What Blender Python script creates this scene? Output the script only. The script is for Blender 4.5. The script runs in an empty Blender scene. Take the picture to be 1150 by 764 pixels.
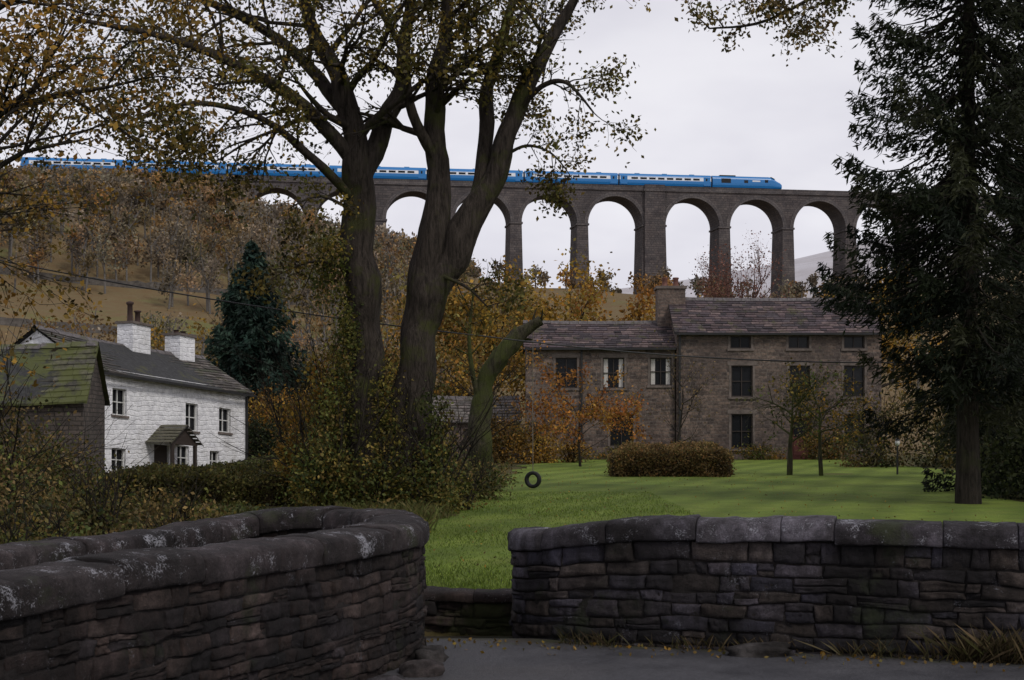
import bpy, math, random, bisect
import numpy as np
from mathutils import Vector, noise
random.seed(11); rng=np.random.default_rng(11)
U=random.uniform
scene=bpy.context.scene
scene.view_settings.view_transform='Standard'
try: scene.view_settings.look='None'
except Exception: pass
scene.view_settings.exposure=0

# ------------------------------------------------------------ materials
def newmat(name):
    m=bpy.data.materials.new(name); m.use_nodes=True
    nt=m.node_tree; nt.nodes.clear()
    return m,nt
def nd(nt,t,ins=None,**kw):
    n=nt.nodes.new(t)
    for k,v in kw.items(): setattr(n,k,v)
    if ins:
        for k,v in ins.items():
            s=n.inputs[k]
            if isinstance(v,bpy.types.NodeSocket): nt.links.new(v,s)
            else: s.default_value=v
    return n
def c4(c): return (c[0],c[1],c[2],1)
def mixc(nt,f,a,b,mode='MIX'):
    n=nt.nodes.new('ShaderNodeMix'); n.data_type='RGBA'; n.blend_type=mode
    for i,v in ((0,f),(6,a),(7,b)):
        if isinstance(v,bpy.types.NodeSocket): nt.links.new(v,n.inputs[i])
        else: n.inputs[i].default_value = v if i==0 else c4(v)
    return n.outputs[2]
def mth(nt,op,a,b): return nd(nt,'ShaderNodeMath',{0:a,1:b},operation=op).outputs[0]
def ramp(nt,f,a,b,lo=0.0,hi=1.0):
    n=nd(nt,'ShaderNodeMapRange',{'Value':f,'From Min':a,'From Max':b,'To Min':lo,'To Max':hi}); return n.outputs[0]
def noi(nt,vec,scale,detail=4,rough=.6):
    n=nd(nt,'ShaderNodeTexNoise',{'Scale':scale,'Detail':detail,'Roughness':rough})
    if vec is not None: nt.links.new(vec,n.inputs['Vector'])
    return n.outputs['Fac']
def finish(nt,col,rough=.85,bumpv=None,bs=.5,bd=.02,spec=.3,extra=None):
    p=nd(nt,'ShaderNodeBsdfPrincipled',{'Roughness':rough})
    if 'Specular IOR Level' in p.inputs: p.inputs['Specular IOR Level'].default_value=spec
    if isinstance(col,bpy.types.NodeSocket): nt.links.new(col,p.inputs['Base Color'])
    else: p.inputs['Base Color'].default_value=c4(col)
    if bumpv is not None:
        b=nd(nt,'ShaderNodeBump',{'Height':bumpv,'Strength':bs,'Distance':bd}); nt.links.new(b.outputs[0],p.inputs['Normal'])
    o=nd(nt,'ShaderNodeOutputMaterial'); nt.links.new(p.outputs[0],o.inputs[0])
    return p
def pos(nt): return nd(nt,'ShaderNodeNewGeometry').outputs['Position']

def m_plain(name,c,rough=.7,spec=.3,var=.25,scale=6):
    m,nt=newmat(name); P=pos(nt)
    f=ramp(nt,noi(nt,P,scale),.3,.7)
    finish(nt,mixc(nt,f,[x*(1-var) for x in c],[x*(1+var) for x in c]),rough,spec=spec)
    return m
def m_foliage():
    m,nt=newmat('foliage')
    a=nd(nt,'ShaderNodeAttribute',attribute_name='Col').outputs['Color']
    p=nd(nt,'ShaderNodeBsdfPrincipled',{'Base Color':a,'Roughness':.6}); p.inputs['Specular IOR Level'].default_value=.2
    t=nd(nt,'ShaderNodeBsdfTranslucent',{'Color':a})
    mx=nd(nt,'ShaderNodeMixShader',{0:.38,1:p.outputs[0],2:t.outputs[0]})
    o=nd(nt,'ShaderNodeOutputMaterial'); nt.links.new(mx.outputs[0],o.inputs[0]); return m
def m_bark(name,c,moss=(.05,.06,.015),amt=.5):
    m,nt=newmat(name); P=pos(nt)
    mp=nd(nt,'ShaderNodeMapping',{'Vector':P,'Scale':(9,9,1.6)}).outputs[0]
    n1=noi(nt,mp,1.6,6,.7); n2=noi(nt,P,1.3,5,.65)
    col=mixc(nt,ramp(nt,n1,.35,.65),[x*.4 for x in c],[x*1.5 for x in c])
    col=mixc(nt,ramp(nt,n2,.62-.3*amt,.72-.2*amt),col,moss)
    finish(nt,col,.95,n1,1,.07,spec=.15); return m
def m_masonry(name,c1,c2,mortar,bw=.45,rh=.16,ms=.012,var=.35,dist=.05,bump=.03,stain=None):
    m,nt=newmat(name)
    uv=nd(nt,'ShaderNodeUVMap').outputs[0]
    nn=nd(nt,'ShaderNodeTexNoise',{'Vector':uv,'Scale':2.2,'Detail':3}).outputs['Color']
    sub=nd(nt,'ShaderNodeVectorMath',{0:nn,1:(.5,.5,.5)},operation='SUBTRACT').outputs[0]
    sc=nd(nt,'ShaderNodeVectorMath',{0:sub,1:(dist*4,dist*1.6,0)},operation='MULTIPLY').outputs[0]
    v=nd(nt,'ShaderNodeVectorMath',{0:uv,1:sc},operation='ADD').outputs[0]
    b=nd(nt,'ShaderNodeTexBrick',{'Vector':v,'Color1':c4(c1),'Color2':c4(c2),'Mortar':c4(mortar),'Scale':1,'Mortar Size':ms,'Brick Width':bw,'Row Height':rh,'Mortar Smooth':.3})
    b.offset=.45; b.squash=.7; b.squash_frequency=3
    P=pos(nt)
    n1=noi(nt,P,7,5,.7); n2=noi(nt,P,.35,4,.6)
    col=mixc(nt,1.0,b.outputs['Color'],mixc(nt,ramp(nt,n1,.3,.7),(1-var,)*3,(1+var,)*3),'MULTIPLY')
    col=mixc(nt,1.0,col,mixc(nt,ramp(nt,n2,.3,.7),(.72,.7,.7),(1.25,1.25,1.2)),'MULTIPLY')
    if stain:
        col=mixc(nt,ramp(nt,noi(nt,P,.12,6,.7),.45,.62,0,.6),col,stain)
    h=mth(nt,'SUBTRACT',n1,b.outputs['Fac'])
    finish(nt,col,.9,h,.6,bump,spec=.2); return m
def m_attr(name,lichen=None,moss=None,rough=.85,nscale=14,bd=.015,la=.60,ma=.6,bs=.8,grime=False):
    m,nt=newmat(name); P=pos(nt)
    a=nd(nt,'ShaderNodeAttribute',attribute_name='Col').outputs['Color']
    n1=noi(nt,P,nscale,8,.75); n2=noi(nt,P,2.6,7,.8); n3=noi(nt,P,1.1,6,.7); n4=noi(nt,P,70,4,.8)
    col=mixc(nt,1.0,a,mixc(nt,ramp(nt,n1,.3,.7),(.4,)*3,(1.65,)*3),'MULTIPLY')
    col=mixc(nt,1.0,col,mixc(nt,ramp(nt,n4,.3,.7),(.65,)*3,(1.4,)*3),'MULTIPLY')
    if grime:
        mp=nd(nt,'ShaderNodeMapping',{'Vector':P,'Scale':(2.4,2.4,.6)}).outputs[0]
        col=mixc(nt,1.0,col,mixc(nt,ramp(nt,noi(nt,P,.9,6,.7),.40,.60),(.30,.27,.26),(1.3,1.3,1.38)),'MULTIPLY')
        col=mixc(nt,1.0,col,mixc(nt,ramp(nt,noi(nt,mp,1.0,6,.7),.42,.60),(.5,.48,.47),(1.2,1.2,1.22)),'MULTIPLY')
    if moss: col=mixc(nt,ramp(nt,n3,ma,ma+.1,0,.8),col,moss)
    if lichen:
        mk=mth(nt,'ADD',mth(nt,'MULTIPLY',n2,.65),mth(nt,'MULTIPLY',n4,.35))
        col=mixc(nt,ramp(nt,mk,la,la+.05,0,.8),col,lichen)
    hgt=mth(nt,'ADD',n1,mth(nt,'MULTIPLY',n4,.35))
    finish(nt,col,rough,hgt,bs,bd,spec=.3); return m

FOL=m_foliage()
BARK=m_bark('bark_mossy',(.043,.035,.029),(.050,.053,.018),.3)
BARKD=m_bark('bark_dark',(.03,.025,.02),(.03,.035,.012),.2)
BARKM=m_bark('bark_very_mossy',(.05,.045,.03),(.052,.060,.018),.75)

# ------------------------------------------------------------ mesh builder
def link(o,parent=None):
    scene.collection.objects.link(o)
    if parent: o.parent=parent
    return o
def empty(name,loc=(0,0,0)):
    e=bpy.data.objects.new(name,None); e.empty_display_size=.5; scene.collection.objects.link(e); return e
class MB:
    def __init__(s): s.v=[];s.f=[];s.uv=[];s.c=[];s.m=[];s.sm=[]
    def poly(s,pts,m=0,col=(1,1,1),uv=None):
        pts=[Vector(p) for p in pts]; b=len(s.v)
        if uv is None:
            n=Vector((0,0,0))
            for i in range(len(pts)):
                a=pts[i];c=pts[(i+1)%len(pts)]; n+=a.cross(c)
            if n.length<1e-12: n=Vector((0,0,1))
            n.normalize()
            if abs(n.z)>.985: h=Vector((1,0,0)); w=Vector((0,1,0))
            else:
                h=Vector((0,0,1)).cross(n).normalized(); w=n.cross(h)
                if h.x<-.01: h=-h
            uv=[(p.dot(h),p.dot(w)) for p in pts]
        s.v+= [tuple(p) for p in pts]; s.c+=[col]*len(pts)
        s.f.append(list(range(b,b+len(pts)))); s.uv.append(uv); s.m.append(m); s.sm.append(False)
    def grid(s,rows,m=0,col=(1,1,1),smooth=True,closed=False):
        b=len(s.v); nr=len(rows); nc=len(rows[0])
        for r in rows:
            for p in r: s.v.append(tuple(p)); s.c.append(col)
        for i in range(nr-1):
            for j in range(nc if closed else nc-1):
                j2=(j+1)%nc
                s.f.append([b+i*nc+j,b+i*nc+j2,b+(i+1)*nc+j2,b+(i+1)*nc+j]); s.m.append(m); s.sm.append(smooth)
                s.uv.append([(j,i),(j+1,i),(j+1,i+1),(j,i+1)])
    def box(s,F,x0,x1,y0,y1,z0,z1,m=0,col=(1,1,1)):
        P=[F(x,y,z) for z in (z0,z1) for (x,y) in ((x0,y0),(x1,y0),(x1,y1),(x0,y1))]
        for q in ((0,1,5,4),(1,2,6,5),(2,3,7,6),(3,0,4,7),(4,5,6,7),(3,2,1,0)): s.poly([P[i] for i in q],m,col)
    def build(s,name,mats,parent=None):
        me=bpy.data.meshes.new(name); me.from_pydata(s.v,[],s.f)
        for mt in mats: me.materials.append(mt)
        me.polygons.foreach_set('material_index',s.m); me.polygons.foreach_set('use_smooth',s.sm)
        ul=me.uv_layers.new(name='UVMap'); ul.data.foreach_set('uv',[x for f in s.uv for p in f for x in p])
        ca=me.color_attributes.new('Col','FLOAT_COLOR','POINT')
        ca.data.foreach_set('color',[x for c in s.c for x in (c[0],c[1],c[2],1)])
        me.update()
        return link(bpy.data.objects.new(name,me),parent)
def Frame(ox,oy,ux,uy,slope=0.0):
    l=math.hypot(ux,uy); ux/=l; uy/=l
    return lambda x,y,z: Vector((ox+ux*x-uy*y, oy+uy*x+ux*y, z+slope*x))

def tube_rows(pts,rads,sides):
    rows=[]; n=len(pts); up=Vector((.3,.9,.2))
    for i in range(n):
        t=(pts[min(i+1,n-1)]-pts[max(i-1,0)])
        if t.length<1e-9: t=Vector((0,0,1))
        t.normalize(); a=up-t*up.dot(t)
        if a.length<.05: a=Vector((1,0,0))-t*t.x
        a.normalize(); b=t.cross(a); up=a
        rows.append([pts[i]+(a*math.cos(2*math.pi*k/sides)+b*math.sin(2*math.pi*k/sides))*rads[i] for k in range(sides)])
    return rows

def leafmesh(name,C,S,col,parent=None,aspect=.65,down=0.0,mat=None,dirs=None):
    C=np.asarray(C,float).reshape(-1,3); N=len(C)
    if N==0: return
    S=np.broadcast_to(np.asarray(S,float),(N,)).reshape(-1,1)
    a=rng.normal(size=(N,3)); a[:,2]-=down
    if dirs is not None: a=a*.45+dirs
    a/=np.linalg.norm(a,axis=1,keepdims=True)
    b=rng.normal(size=(N,3)); b-=a*(a*b).sum(1,keepdims=True); b/=np.linalg.norm(b,axis=1,keepdims=True)
    n=np.cross(a,b)
    V=np.empty((N,4,3)); h=S/2
    V[:,0]=C-a*h; V[:,1]=C+b*h*aspect+n*h*.15; V[:,2]=C+a*h; V[:,3]=C-b*h*aspect+n*h*.15
    me=bpy.data.meshes.new(name); me.vertices.add(4*N); me.vertices.foreach_set('co',V.ravel())
    me.loops.add(4*N); me.loops.foreach_set('vertex_index',np.arange(4*N,dtype=np.int32))
    me.polygons.add(N); me.polygons.foreach_set('loop_start',np.arange(0,4*N,4,dtype=np.int32))
    me.update(calc_edges=True)
    ca=me.color_attributes.new('Col','FLOAT_COLOR','POINT')
    cc=np.ones((N,4,4)); cc[:,:,:3]=np.clip(np.asarray(col).reshape(N,1,3),0,1)
    ca.data.foreach_set('color',cc.ravel().astype(np.float32))
    me.materials.append(mat or FOL)
    return link(bpy.data.objects.new(name,me),parent)

def palcols(pal,n,jit=.25):
    pal=np.array(pal); i=rng.integers(0,len(pal),n); j=rng.integers(0,len(pal),n); t=rng.random((n,1))
    c=pal[i]*(1-t*.5)+pal[j]*t*.5
    return c*(1+jit*rng.normal(size=(n,1))).clip(.35,1.9)

class Tree:
    def __init__(s): s.mb=MB(); s.tw=[]
def rv(s=1.0): return Vector((random.gauss(0,1),random.gauss(0,1),random.gauss(0,1)))*s
def grow(T,p,d,r,L,lvl,k=5,up=.06,jit=.2,sp=.8,bias=None):
    n=4 if lvl==0 else 6
    pts=[p.copy()];rads=[r];ds=[d]
    for i in range(n):
        d=d+rv(jit*.6)+Vector((0,0,up))
        if bias: d=d+bias
        d.normalize(); p=p+d*(L/n); pts.append(p); ds.append(d.copy()); rads.append(max(r*(1-.8*(i+1)/n),.0035))
    T.mb.grid(tube_rows(pts,rads,3 if lvl==0 else (4 if lvl==1 else 6)),closed=True)
    if lvl==0: T.tw.append(pts); return
    for j in range(k):
        i=random.randint(2,n); q=ds[i].cross(rv()).normalized()
        cd=(ds[i]+q*sp*U(.6,1.3)).normalized()
        grow(T,pts[i],cd,max(rads[i]*.75,.005),L*U(.42,.68),lvl-1,k,up,jit,sp,bias)
    T.tw.append(pts[-3:])
def smooth(pts,rads,sub=4):
    out=[];ro=[]
    n=len(pts)
    for i in range(n-1):
        p0=pts[max(i-1,0)];p1=pts[i];p2=pts[i+1];p3=pts[min(i+2,n-1)]
        for j in range(sub):
            t=j/sub
            out.append(.5*((2*p1)+(p2-p0)*t+(2*p0-5*p1+4*p2-p3)*t*t+(3*p1-p0-3*p2+p3)*t**3)); ro.append(rads[i]*(1-t)+rads[i+1]*t)
    out.append(pts[-1]); ro.append(rads[-1]); return out,ro
def limb(T,pts,rads,nchild=0,start=.4,L=2.4,lvl=2,k=5,sides=12,gn=.0,**kw):
    pts=[Vector(p) for p in pts]
    P,R=smooth(pts,rads,6)
    P=[p+Vector((noise.noise(p*1.1),noise.noise(p*1.1+Vector((9,0,0))),0))*min(R[i]*.6,.14) for i,p in enumerate(P)]
    rows=tube_rows(P,R,sides)
    for i,row in enumerate(rows):
        for j,q in enumerate(row):
            c=P[i]; f=1+.2*noise.noise(Vector((q.x*3,q.y*3,q.z*1.1)))+gn*noise.noise(Vector((q.x*1.5,q.y*1.5,q.z*.8)))+gn*.6*noise.noise(q*5)
            row[j]=c+(q-c)*f
    T.mb.grid(rows,closed=True)
    n=len(P)
    for j in range(nchild):
        i=min(n-1,int(n*(start+(1-start)*(j+U(0,1))/nchild)))
        t=(P[min(i+1,n-1)]-P[max(0,i-1)]).normalized(); q=t.cross(rv()).normalized()
        grow(T,P[i],(t*.5+q).normalized(),max(R[i]*.4,.012),L*U(.6,1.15),lvl,k,**kw)
def twleaves(T,name,pal,per,size,sig,parent,keep=1.0,vj=.35,aspect=.65,down=.2):
    C=[];K=[]
    for t in T.tw:
        q=t[-1]
        cl=noise.noise(q*.55+Vector((3,7,1)))
        if random.random()>keep*(.8+1.3*cl): continue
        A=np.array([list(p) for p in t]); i=rng.integers(1,len(A),per); C.append(A[i]+rng.normal(size=(per,3))*sig)
        base=palcols(pal,1,vj)[0]; K.append(base*(1+.22*rng.normal(size=(per,1))).clip(.4,1.8))
    if not C: return
    C=np.concatenate(C);K=np.concatenate(K)
    leafmesh(name,C,size*rng.uniform(.6,1.25,len(C)),K,parent,aspect,down)

OLIVE=[(.105,.092,.022),(.075,.078,.020),(.15,.11,.024),(.05,.042,.016)]
GOLD=[(.30,.19,.03),(.24,.14,.025),(.18,.145,.034),(.34,.18,.028)]
ORNG=[(.31,.14,.025),(.24,.10,.02),(.28,.17,.025),(.14,.07,.02)]
BROWN=[(.18,.12,.05),(.125,.088,.038),(.21,.14,.05),(.09,.08,.028)]
GREEN=[(.06,.082,.022),(.08,.10,.025),(.045,.062,.018),(.11,.12,.028)]
DARKG=[(.022,.034,.015),(.030,.042,.017),(.042,.050,.018)]
CONIF=[(.022,.045,.034),(.034,.06,.042),(.016,.032,.025)]
SPRU=[(.013,.019,.011),(.020,.027,.014),(.030,.033,.015)]

# ------------------------------------------------------------ terrain
def ss(a,b,x):
    t=min(1,max(0,(x-a)/(b-a))); return t*t*(3-2*t)
HX=[(-400,75),(-160,60),(-95,55),(-60,47),(-23,37),(0,32),(50,29),(100,33),(150,48),(300,70)]
def H330(x):
    if x<=HX[0][0]: return HX[0][1]
    for (a,ha),(b,hb) in zip(HX,HX[1:]):
        if x<=b: t=(x-a)/(b-a); return ha+(hb-ha)*t
    return HX[-1][1]
def h(x,y):
    z=0.0
    if y>12.6: z=-.15*ss(12.6,13.8,y)
    if y>14.0: z+=.37*ss(14.0,14.3,y)
    z-=.5*ss(-9,-13,x)*ss(30,44,y)*(1-ss(72,85,y))
    if y>84:
        t=ss(84,335,y); z=.22+(H330(x)-.2)*t
        z+= (noise.noise(Vector((x*.02,y*.02,0)))*3+noise.noise(Vector((x*.07,y*.07,3)))*.8)*ss(90,180,y)*(1-.8*ss(300,340,y)*(1-ss(345,420,y)))
    if y>400:
        far=82+ss(30,430,x)*80+5*noise.noise(Vector((x*.006,y*.004,5)))*ss(500,900,y)-ss(-60,-300,x)*10
        t=ss(430,900,y); z=z*(1-t)+far*t
    return z
def axis(segs):
    out=[]
    for a,b,s in segs:
        n=max(1,int(round((b-a)/s))); out+=[a+(b-a)*i/n for i in range(n)]
    out.append(segs[-1][1]); return out
def sheet(name,xs,ys,zf,mat,keep=None):
    V=[(x,y,zf(x,y)) for y in ys for x in xs]; nx=len(xs); F=[]
    for j in range(len(ys)-1):
        for i in range(nx-1):
            if keep and not keep((xs[i]+xs[i+1])/2,(ys[j]+ys[j+1])/2): continue
            F.append((j*nx+i,j*nx+i+1,(j+1)*nx+i+1,(j+1)*nx+i))
    me=bpy.data.meshes.new(name); me.from_pydata(V,[],F); me.materials.append(mat)
    me.polygons.foreach_set('use_smooth',[True]*len(F)); me.update()
    return link(bpy.data.objects.new(name,me))
m,nt=newmat('rough_ground'); P=pos(nt); sx=nd(nt,'ShaderNodeSeparateXYZ',{0:P})
n1=noi(nt,P,.035,6,.65); n2=noi(nt,P,.5,6,.7); n3=noi(nt,P,9,5,.7); n5=noi(nt,P,.012,6,.7)
near=mixc(nt,ramp(nt,n2,.4,.6),(.045,.05,.016),(.08,.06,.028))
hill=mixc(nt,ramp(nt,n1,.54,.64),(.15,.115,.06),(.12,.135,.045))
hill=mixc(nt,ramp(nt,n2,.38,.6,0,.75),hill,(.14,.09,.045))
hazec=mixc(nt,ramp(nt,n5,.4,.6),(.40,.38,.39),(.52,.51,.54))
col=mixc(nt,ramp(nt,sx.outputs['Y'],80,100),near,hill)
col=mixc(nt,ramp(nt,sx.outputs['Y'],340,700,0,.92),col,hazec)  # aerial haze painted into base colour, paling the far hills with distance
col=mixc(nt,1.0,col,mixc(nt,ramp(nt,n3,.3,.7),(.8,)*3,(1.2,)*3),'MULTIPLY')
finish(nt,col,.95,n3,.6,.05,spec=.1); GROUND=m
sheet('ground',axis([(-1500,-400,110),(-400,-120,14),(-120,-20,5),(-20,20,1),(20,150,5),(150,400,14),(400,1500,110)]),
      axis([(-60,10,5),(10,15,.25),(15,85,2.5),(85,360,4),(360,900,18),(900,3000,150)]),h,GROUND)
m,nt=newmat('lawn_grass'); P=pos(nt)
n1=noi(nt,P,.3,7,.75); n2=noi(nt,P,3,6,.75); n3=noi(nt,P,45,3,.7); n6=noi(nt,P,.9,6,.8)
col=mixc(nt,ramp(nt,n1,.36,.64),(.095,.145,.022),(.165,.215,.036))
col=mixc(nt,ramp(nt,n2,.48,.7,0,.65),col,(.08,.098,.025))
col=mixc(nt,ramp(nt,n6,.52,.68,0,.45),col,(.17,.17,.05))
mp=nd(nt,'ShaderNodeMapping',{'Vector':P,'Rotation':(0,0,.35)}).outputs[0]
wv=nd(nt,'ShaderNodeTexWave',{'Vector':mp,'Scale':.22,'Distortion':2,'Detail':3}).outputs['Fac']
col=mixc(nt,1.0,col,mixc(nt,wv,(.80,.82,.80),(1.1,1.1,1.1)),'MULTIPLY')
col=mixc(nt,1.0,col,mixc(nt,ramp(nt,n3,.3,.7),(.7,)*3,(1.3,)*3),'MULTIPLY')
finish(nt,col,.9,n3,.7,.04,spec=.15); LAWN=m
def lk(x,y):
    l=-1.9+.25*math.sin(y*1.3)
    if y>22: l=-1.6+(y-22)*.055+.3*math.sin(y)
    r=17 if y>36 else 11.5
    return x>l and x<r
sheet('lawn',axis([(-3,20,.2)]),axis([(14.35,73.2,.35)]),lambda x,y:h(x,y)+.02+.03*noise.noise(Vector((x*.3,y*.3,0))),LAWN,lk)
m,nt=newmat('asphalt'); P=pos(nt); sx=nd(nt,'ShaderNodeSeparateXYZ',{0:P})
n1=noi(nt,P,.9,6,.7); n2=noi(nt,P,60,3,.8); n3=noi(nt,P,.35,3,.5); n4=noi(nt,P,4,6,.75)
col=mixc(nt,ramp(nt,n1,.35,.65),(.030,.030,.034),(.062,.061,.067))
col=mixc(nt,ramp(nt,n3,.5,.7,0,.5),col,(.055,.048,.042))
edge=mth(nt,'ADD',mth(nt,'ADD',sx.outputs['Y'],mth(nt,'MULTIPLY',sx.outputs['X'],.275)),mth(nt,'MULTIPLY',n4,.7))
col=mixc(nt,ramp(nt,edge,12.72,12.95),col,mixc(nt,ramp(nt,n4,.45,.6),(.032,.026,.020),(.034,.038,.016)))
col=mixc(nt,1.0,col,mixc(nt,ramp(nt,n2,.3,.7),(.5,)*3,(1.7,)*3),'MULTIPLY')
p=finish(nt,col,.6,n2,.8,.015,spec=.4); nt.links.new(ramp(nt,n1,.35,.65,.5,.85),p.inputs['Roughness']); ASPH=m
def rk(x,y):
    if x>.35: return y<12.86-(x-.2)*.245
    if y>13.9: return False
    return x>(-.98 if y>11.4 else -.98-(11.4-y)*.43)
sheet('road',axis([(-7,16,.1)]),axis([(-12,8,.8),(8,14.0,.1)]),lambda x,y:h(x,y)+.008,ASPH,rk)
SOIL=m_plain('verge_soil',(.035,.032,.018),.95,.1,.4,5)
sheet('verge',axis([(-7,16,.2)]),axis([(-12,8,1),(8,13.9,.2)]),lambda x,y:h(x,y)+.003,SOIL)

# ------------------------------------------------------------ parapet walls
class Path:
    def __init__(s,pts):
        P,_=smooth([Vector((a,b,0)) for a,b in pts],[0]*len(pts),10); s.P=P; s.S=[0]
        for a,b in zip(P,P[1:]): s.S.append(s.S[-1]+(b-a).length)
        s.L=s.S[-1]
    def at(s,d):
        d=min(max(d,0),s.L-1e-6)
        i=min(bisect.bisect_right(s.S,d)-1,len(s.P)-2); t=(d-s.S[i])/(s.S[i+1]-s.S[i])
        p=s.P[i].lerp(s.P[i+1],t)
        a=s.P[max(i-1,0)]; b=s.P[min(i+2,len(s.P)-1)]; tn=(b-a).normalized()
        return p,Vector((-tn.y,tn.x,0))
def stonewall(name,pts,ztop,cols,thick=.42,zbot=-.35,cop=.19,rows=(.08,.14),mat=None,copcols=None,lens=(.16,.5),s0=0,rough=.02,core_col=(.022,.018,.016)):
    e=empty(name); pa=Path(pts); mb=MB(); core=MB(); hw=thick/2
    nS=int(pa.L/.06)
    for sd in (-1,1):
        RR=[]
        for k in range(17):
            R0=[]
            for i in range(nS+1):
                s=pa.L*i/nS; p,n=pa.at(s); zt=ztop(s)-cop+.01; z=zbot+(zt-zbot)*k/16
                q=p+n*sd*(hw-.010+.006*noise.noise(Vector((p.x*9,p.y*9,z*9)))); R0.append(Vector((q.x,q.y,z)))
            RR.append(R0)
        core.grid(RR,col=core_col)
    T0=[];T1=[]
    for i in range(nS+1):
        s=pa.L*i/nS; p,n=pa.at(s); a=p+n*(hw-.02); b=p-n*(hw-.02); z=ztop(s)-cop+.01
        T0.append(Vector((a.x,a.y,z)));T1.append(Vector((b.x,b.y,z)))
    core.grid([T0,T1],col=core_col)
    for s in (0,pa.L):
        p,n=pa.at(s); a=p+n*(hw-.02); b=p-n*(hw-.02); z=ztop(s)-cop
        core.poly([(a.x,a.y,zbot),(b.x,b.y,zbot),(b.x,b.y,z),(a.x,a.y,z)],col=core_col)
    core.build('mortar_core',[mat],e)
    zs=[0]; ref=ztop(pa.L*.5)-cop-zbot
    while zs[-1]<ref-rows[0]: zs.append(zs[-1]+U(*rows))
    zs[-1]=ref; nr=len(zs)-1
    for sd in (-1,1):
        def bz(j,s):
            f=zs[j]/ref
            if 0<j<nr: f+=(.036*noise.noise(Vector((s*.9,j*3.7,sd*5)))+.018*noise.noise(Vector((s*4,j*7.7,sd*5))))/ref
            return f
        for r in range(nr):
            s=s0-U(0,.3)
            while s<pa.L:
                ln=U(*lens)*(1 if random.random()<.7 else .5); s1=min(s+ln,pa.L)
                if s>=pa.L: break
                a=max(s,0)
                if s1-a<.05: s=s1; continue
                parts=[(0,1)]
                if random.random()<.16: q=U(.4,.6); parts=[(0,q),(q,1)]
                for g0,g1 in parts:
                    nu=11;nv=7; off=U(-.004,rough*.8) if random.random()<.85 else U(rough*.8,rough*1.8); seed=Vector((U(0,99),U(0,99),U(0,99)))
                    grid=[]; tl=U(-.035,.035); tr2=U(-.035,.035)
                    tilt=U(-.014,.014); tilt2=U(-.012,.012)
                    for j in range(nv):
                        row=[]; tv=j/(nv-1)
                        for i in range(nu):
                            tu=i/(nu-1); edge=(i in(0,nu-1)) or (j in (0,nv-1))
                            q_={0:.012,1:.035,nu-2:.965,nu-1:.988}.get(i,tu)
                            ss_=a+(s1-a)*q_+(tl*(1-tu)+tr2*tu)*(tv-.5)
                            tvv={0:.03,1:.09,nv-2:.91,nv-1:.97}.get(j,tv)
                            ss_+=.010*noise.noise(seed+Vector((tu*5,tv*5,4)))
                            tvv+= .07*noise.noise(seed+Vector((tu*4,tv*3,9)))
                            p,n=pa.at(ss_); zt=ztop(ss_)-cop
                            b0=bz(r,ss_);b1=bz(r+1,ss_); f=b0+(b1-b0)*(g0+(g1-g0)*tvv); z=zbot+f*(zt-zbot)
                            o=-.018 if edge else off+rough*.8*noise.noise(seed+Vector((tu*2.2,tv*1.5,0)))+rough*.8*noise.noise(seed+Vector((tu*8,tv*4,0)))+tilt*(tu-.5)+tilt2*(tv-.5)
                            q=p+n*sd*(hw+o); row.append(Vector((q.x,q.y,z)))
                        grid.append(row)
                    c=random.choice(cols); k=U(.5,1.45); mb.grid(grid,col=(c[0]*k,c[1]*k,c[2]*k))
                s=s1
    mb.build('stones',[mat],e)
    cm=MB(); s=s0; w=hw+.05; copcols=copcols or cols
    while s<pa.L-.02:
        s1=min(s+U(.42,1.0),pa.L); nu=17; c=random.choice(copcols); k=U(.7,1.3); seed=Vector((U(0,99),U(0,99),0))
        prof=[(-w*.96,0),(-w,.015),(-w,cop*.3),(-w*.995,cop*.6),(-w*.95,cop*.82),(-w*.78,cop*.97),(-w*.4,cop*1.03),(0,cop*1.05),(w*.4,cop*1.03),(w*.78,cop*.97),(w*.95,cop*.82),(w*.995,cop*.6),(w,cop*.3),(w,.015),(w*.96,0)]
        rows_=[]; lift=U(-.012,.012); sh=U(-.015,.015); lt2=U(-.01,.01)
        for i in range(nu):
            t=i/(nu-1); g=.955 if i in(0,nu-1) else 1; tt={0:0.004,1:.016,nu-2:.984,nu-1:.996}.get(i,t)
            sq=s+(s1-s)*tt; p,n=pa.at(sq); zb=ztop(sq)-cop+lift+lt2*(t-.5)*2
            r=[]
            for (a,b) in prof:
                a2=a*g+sh
                q=Vector((p.x+n.x*a2,p.y+n.y*a2,zb+(b if b<.02 else b*(.94 if g<1 else 1))))
                sg=(1 if a>0 else -1)*min(1,abs(a)/w*1.3)
                q+=Vector((n.x*sg,n.y*sg,.6))*(.020*noise.noise(seed+q*5)+.014*noise.noise(seed+q*14)+.009*noise.noise(seed+q*30))
                r.append(q)
            rows_.append(r)
        cm.grid(rows_,col=(c[0]*k,c[1]*k,c[2]*k),closed=True)
        for rr in (rows_[0],rows_[-1]): cm.poly(rr,col=c)
        s=s1
    cm.build('coping_stones',[COPM],e)
    return e
PARM=m_attr('parapet_stone',lichen=(.14,.14,.16),moss=(.018,.023,.009),la=.585,ma=.56,nscale=9,bd=.035,bs=1,grime=True)
COPM=m_attr('coping_stone',lichen=(.33,.33,.36),moss=(.028,.034,.013),la=.55,ma=.57,nscale=9,bd=.03,bs=1,grime=True)
LWM=m_attr('mossy_wall_stone',lichen=None,moss=(.035,.042,.012),ma=.45,nscale=9,bd=.03,bs=1)
DK=[(.038,.033,.037),(.029,.025,.027),(.052,.047,.055),(.022,.019,.021),(.058,.046,.038),(.040,.037,.048),(.048,.039,.034)]
BR=[(.029,.020,.017),(.038,.026,.021),(.023,.016,.014),(.047,.034,.028),(.019,.015,.015)]
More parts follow.
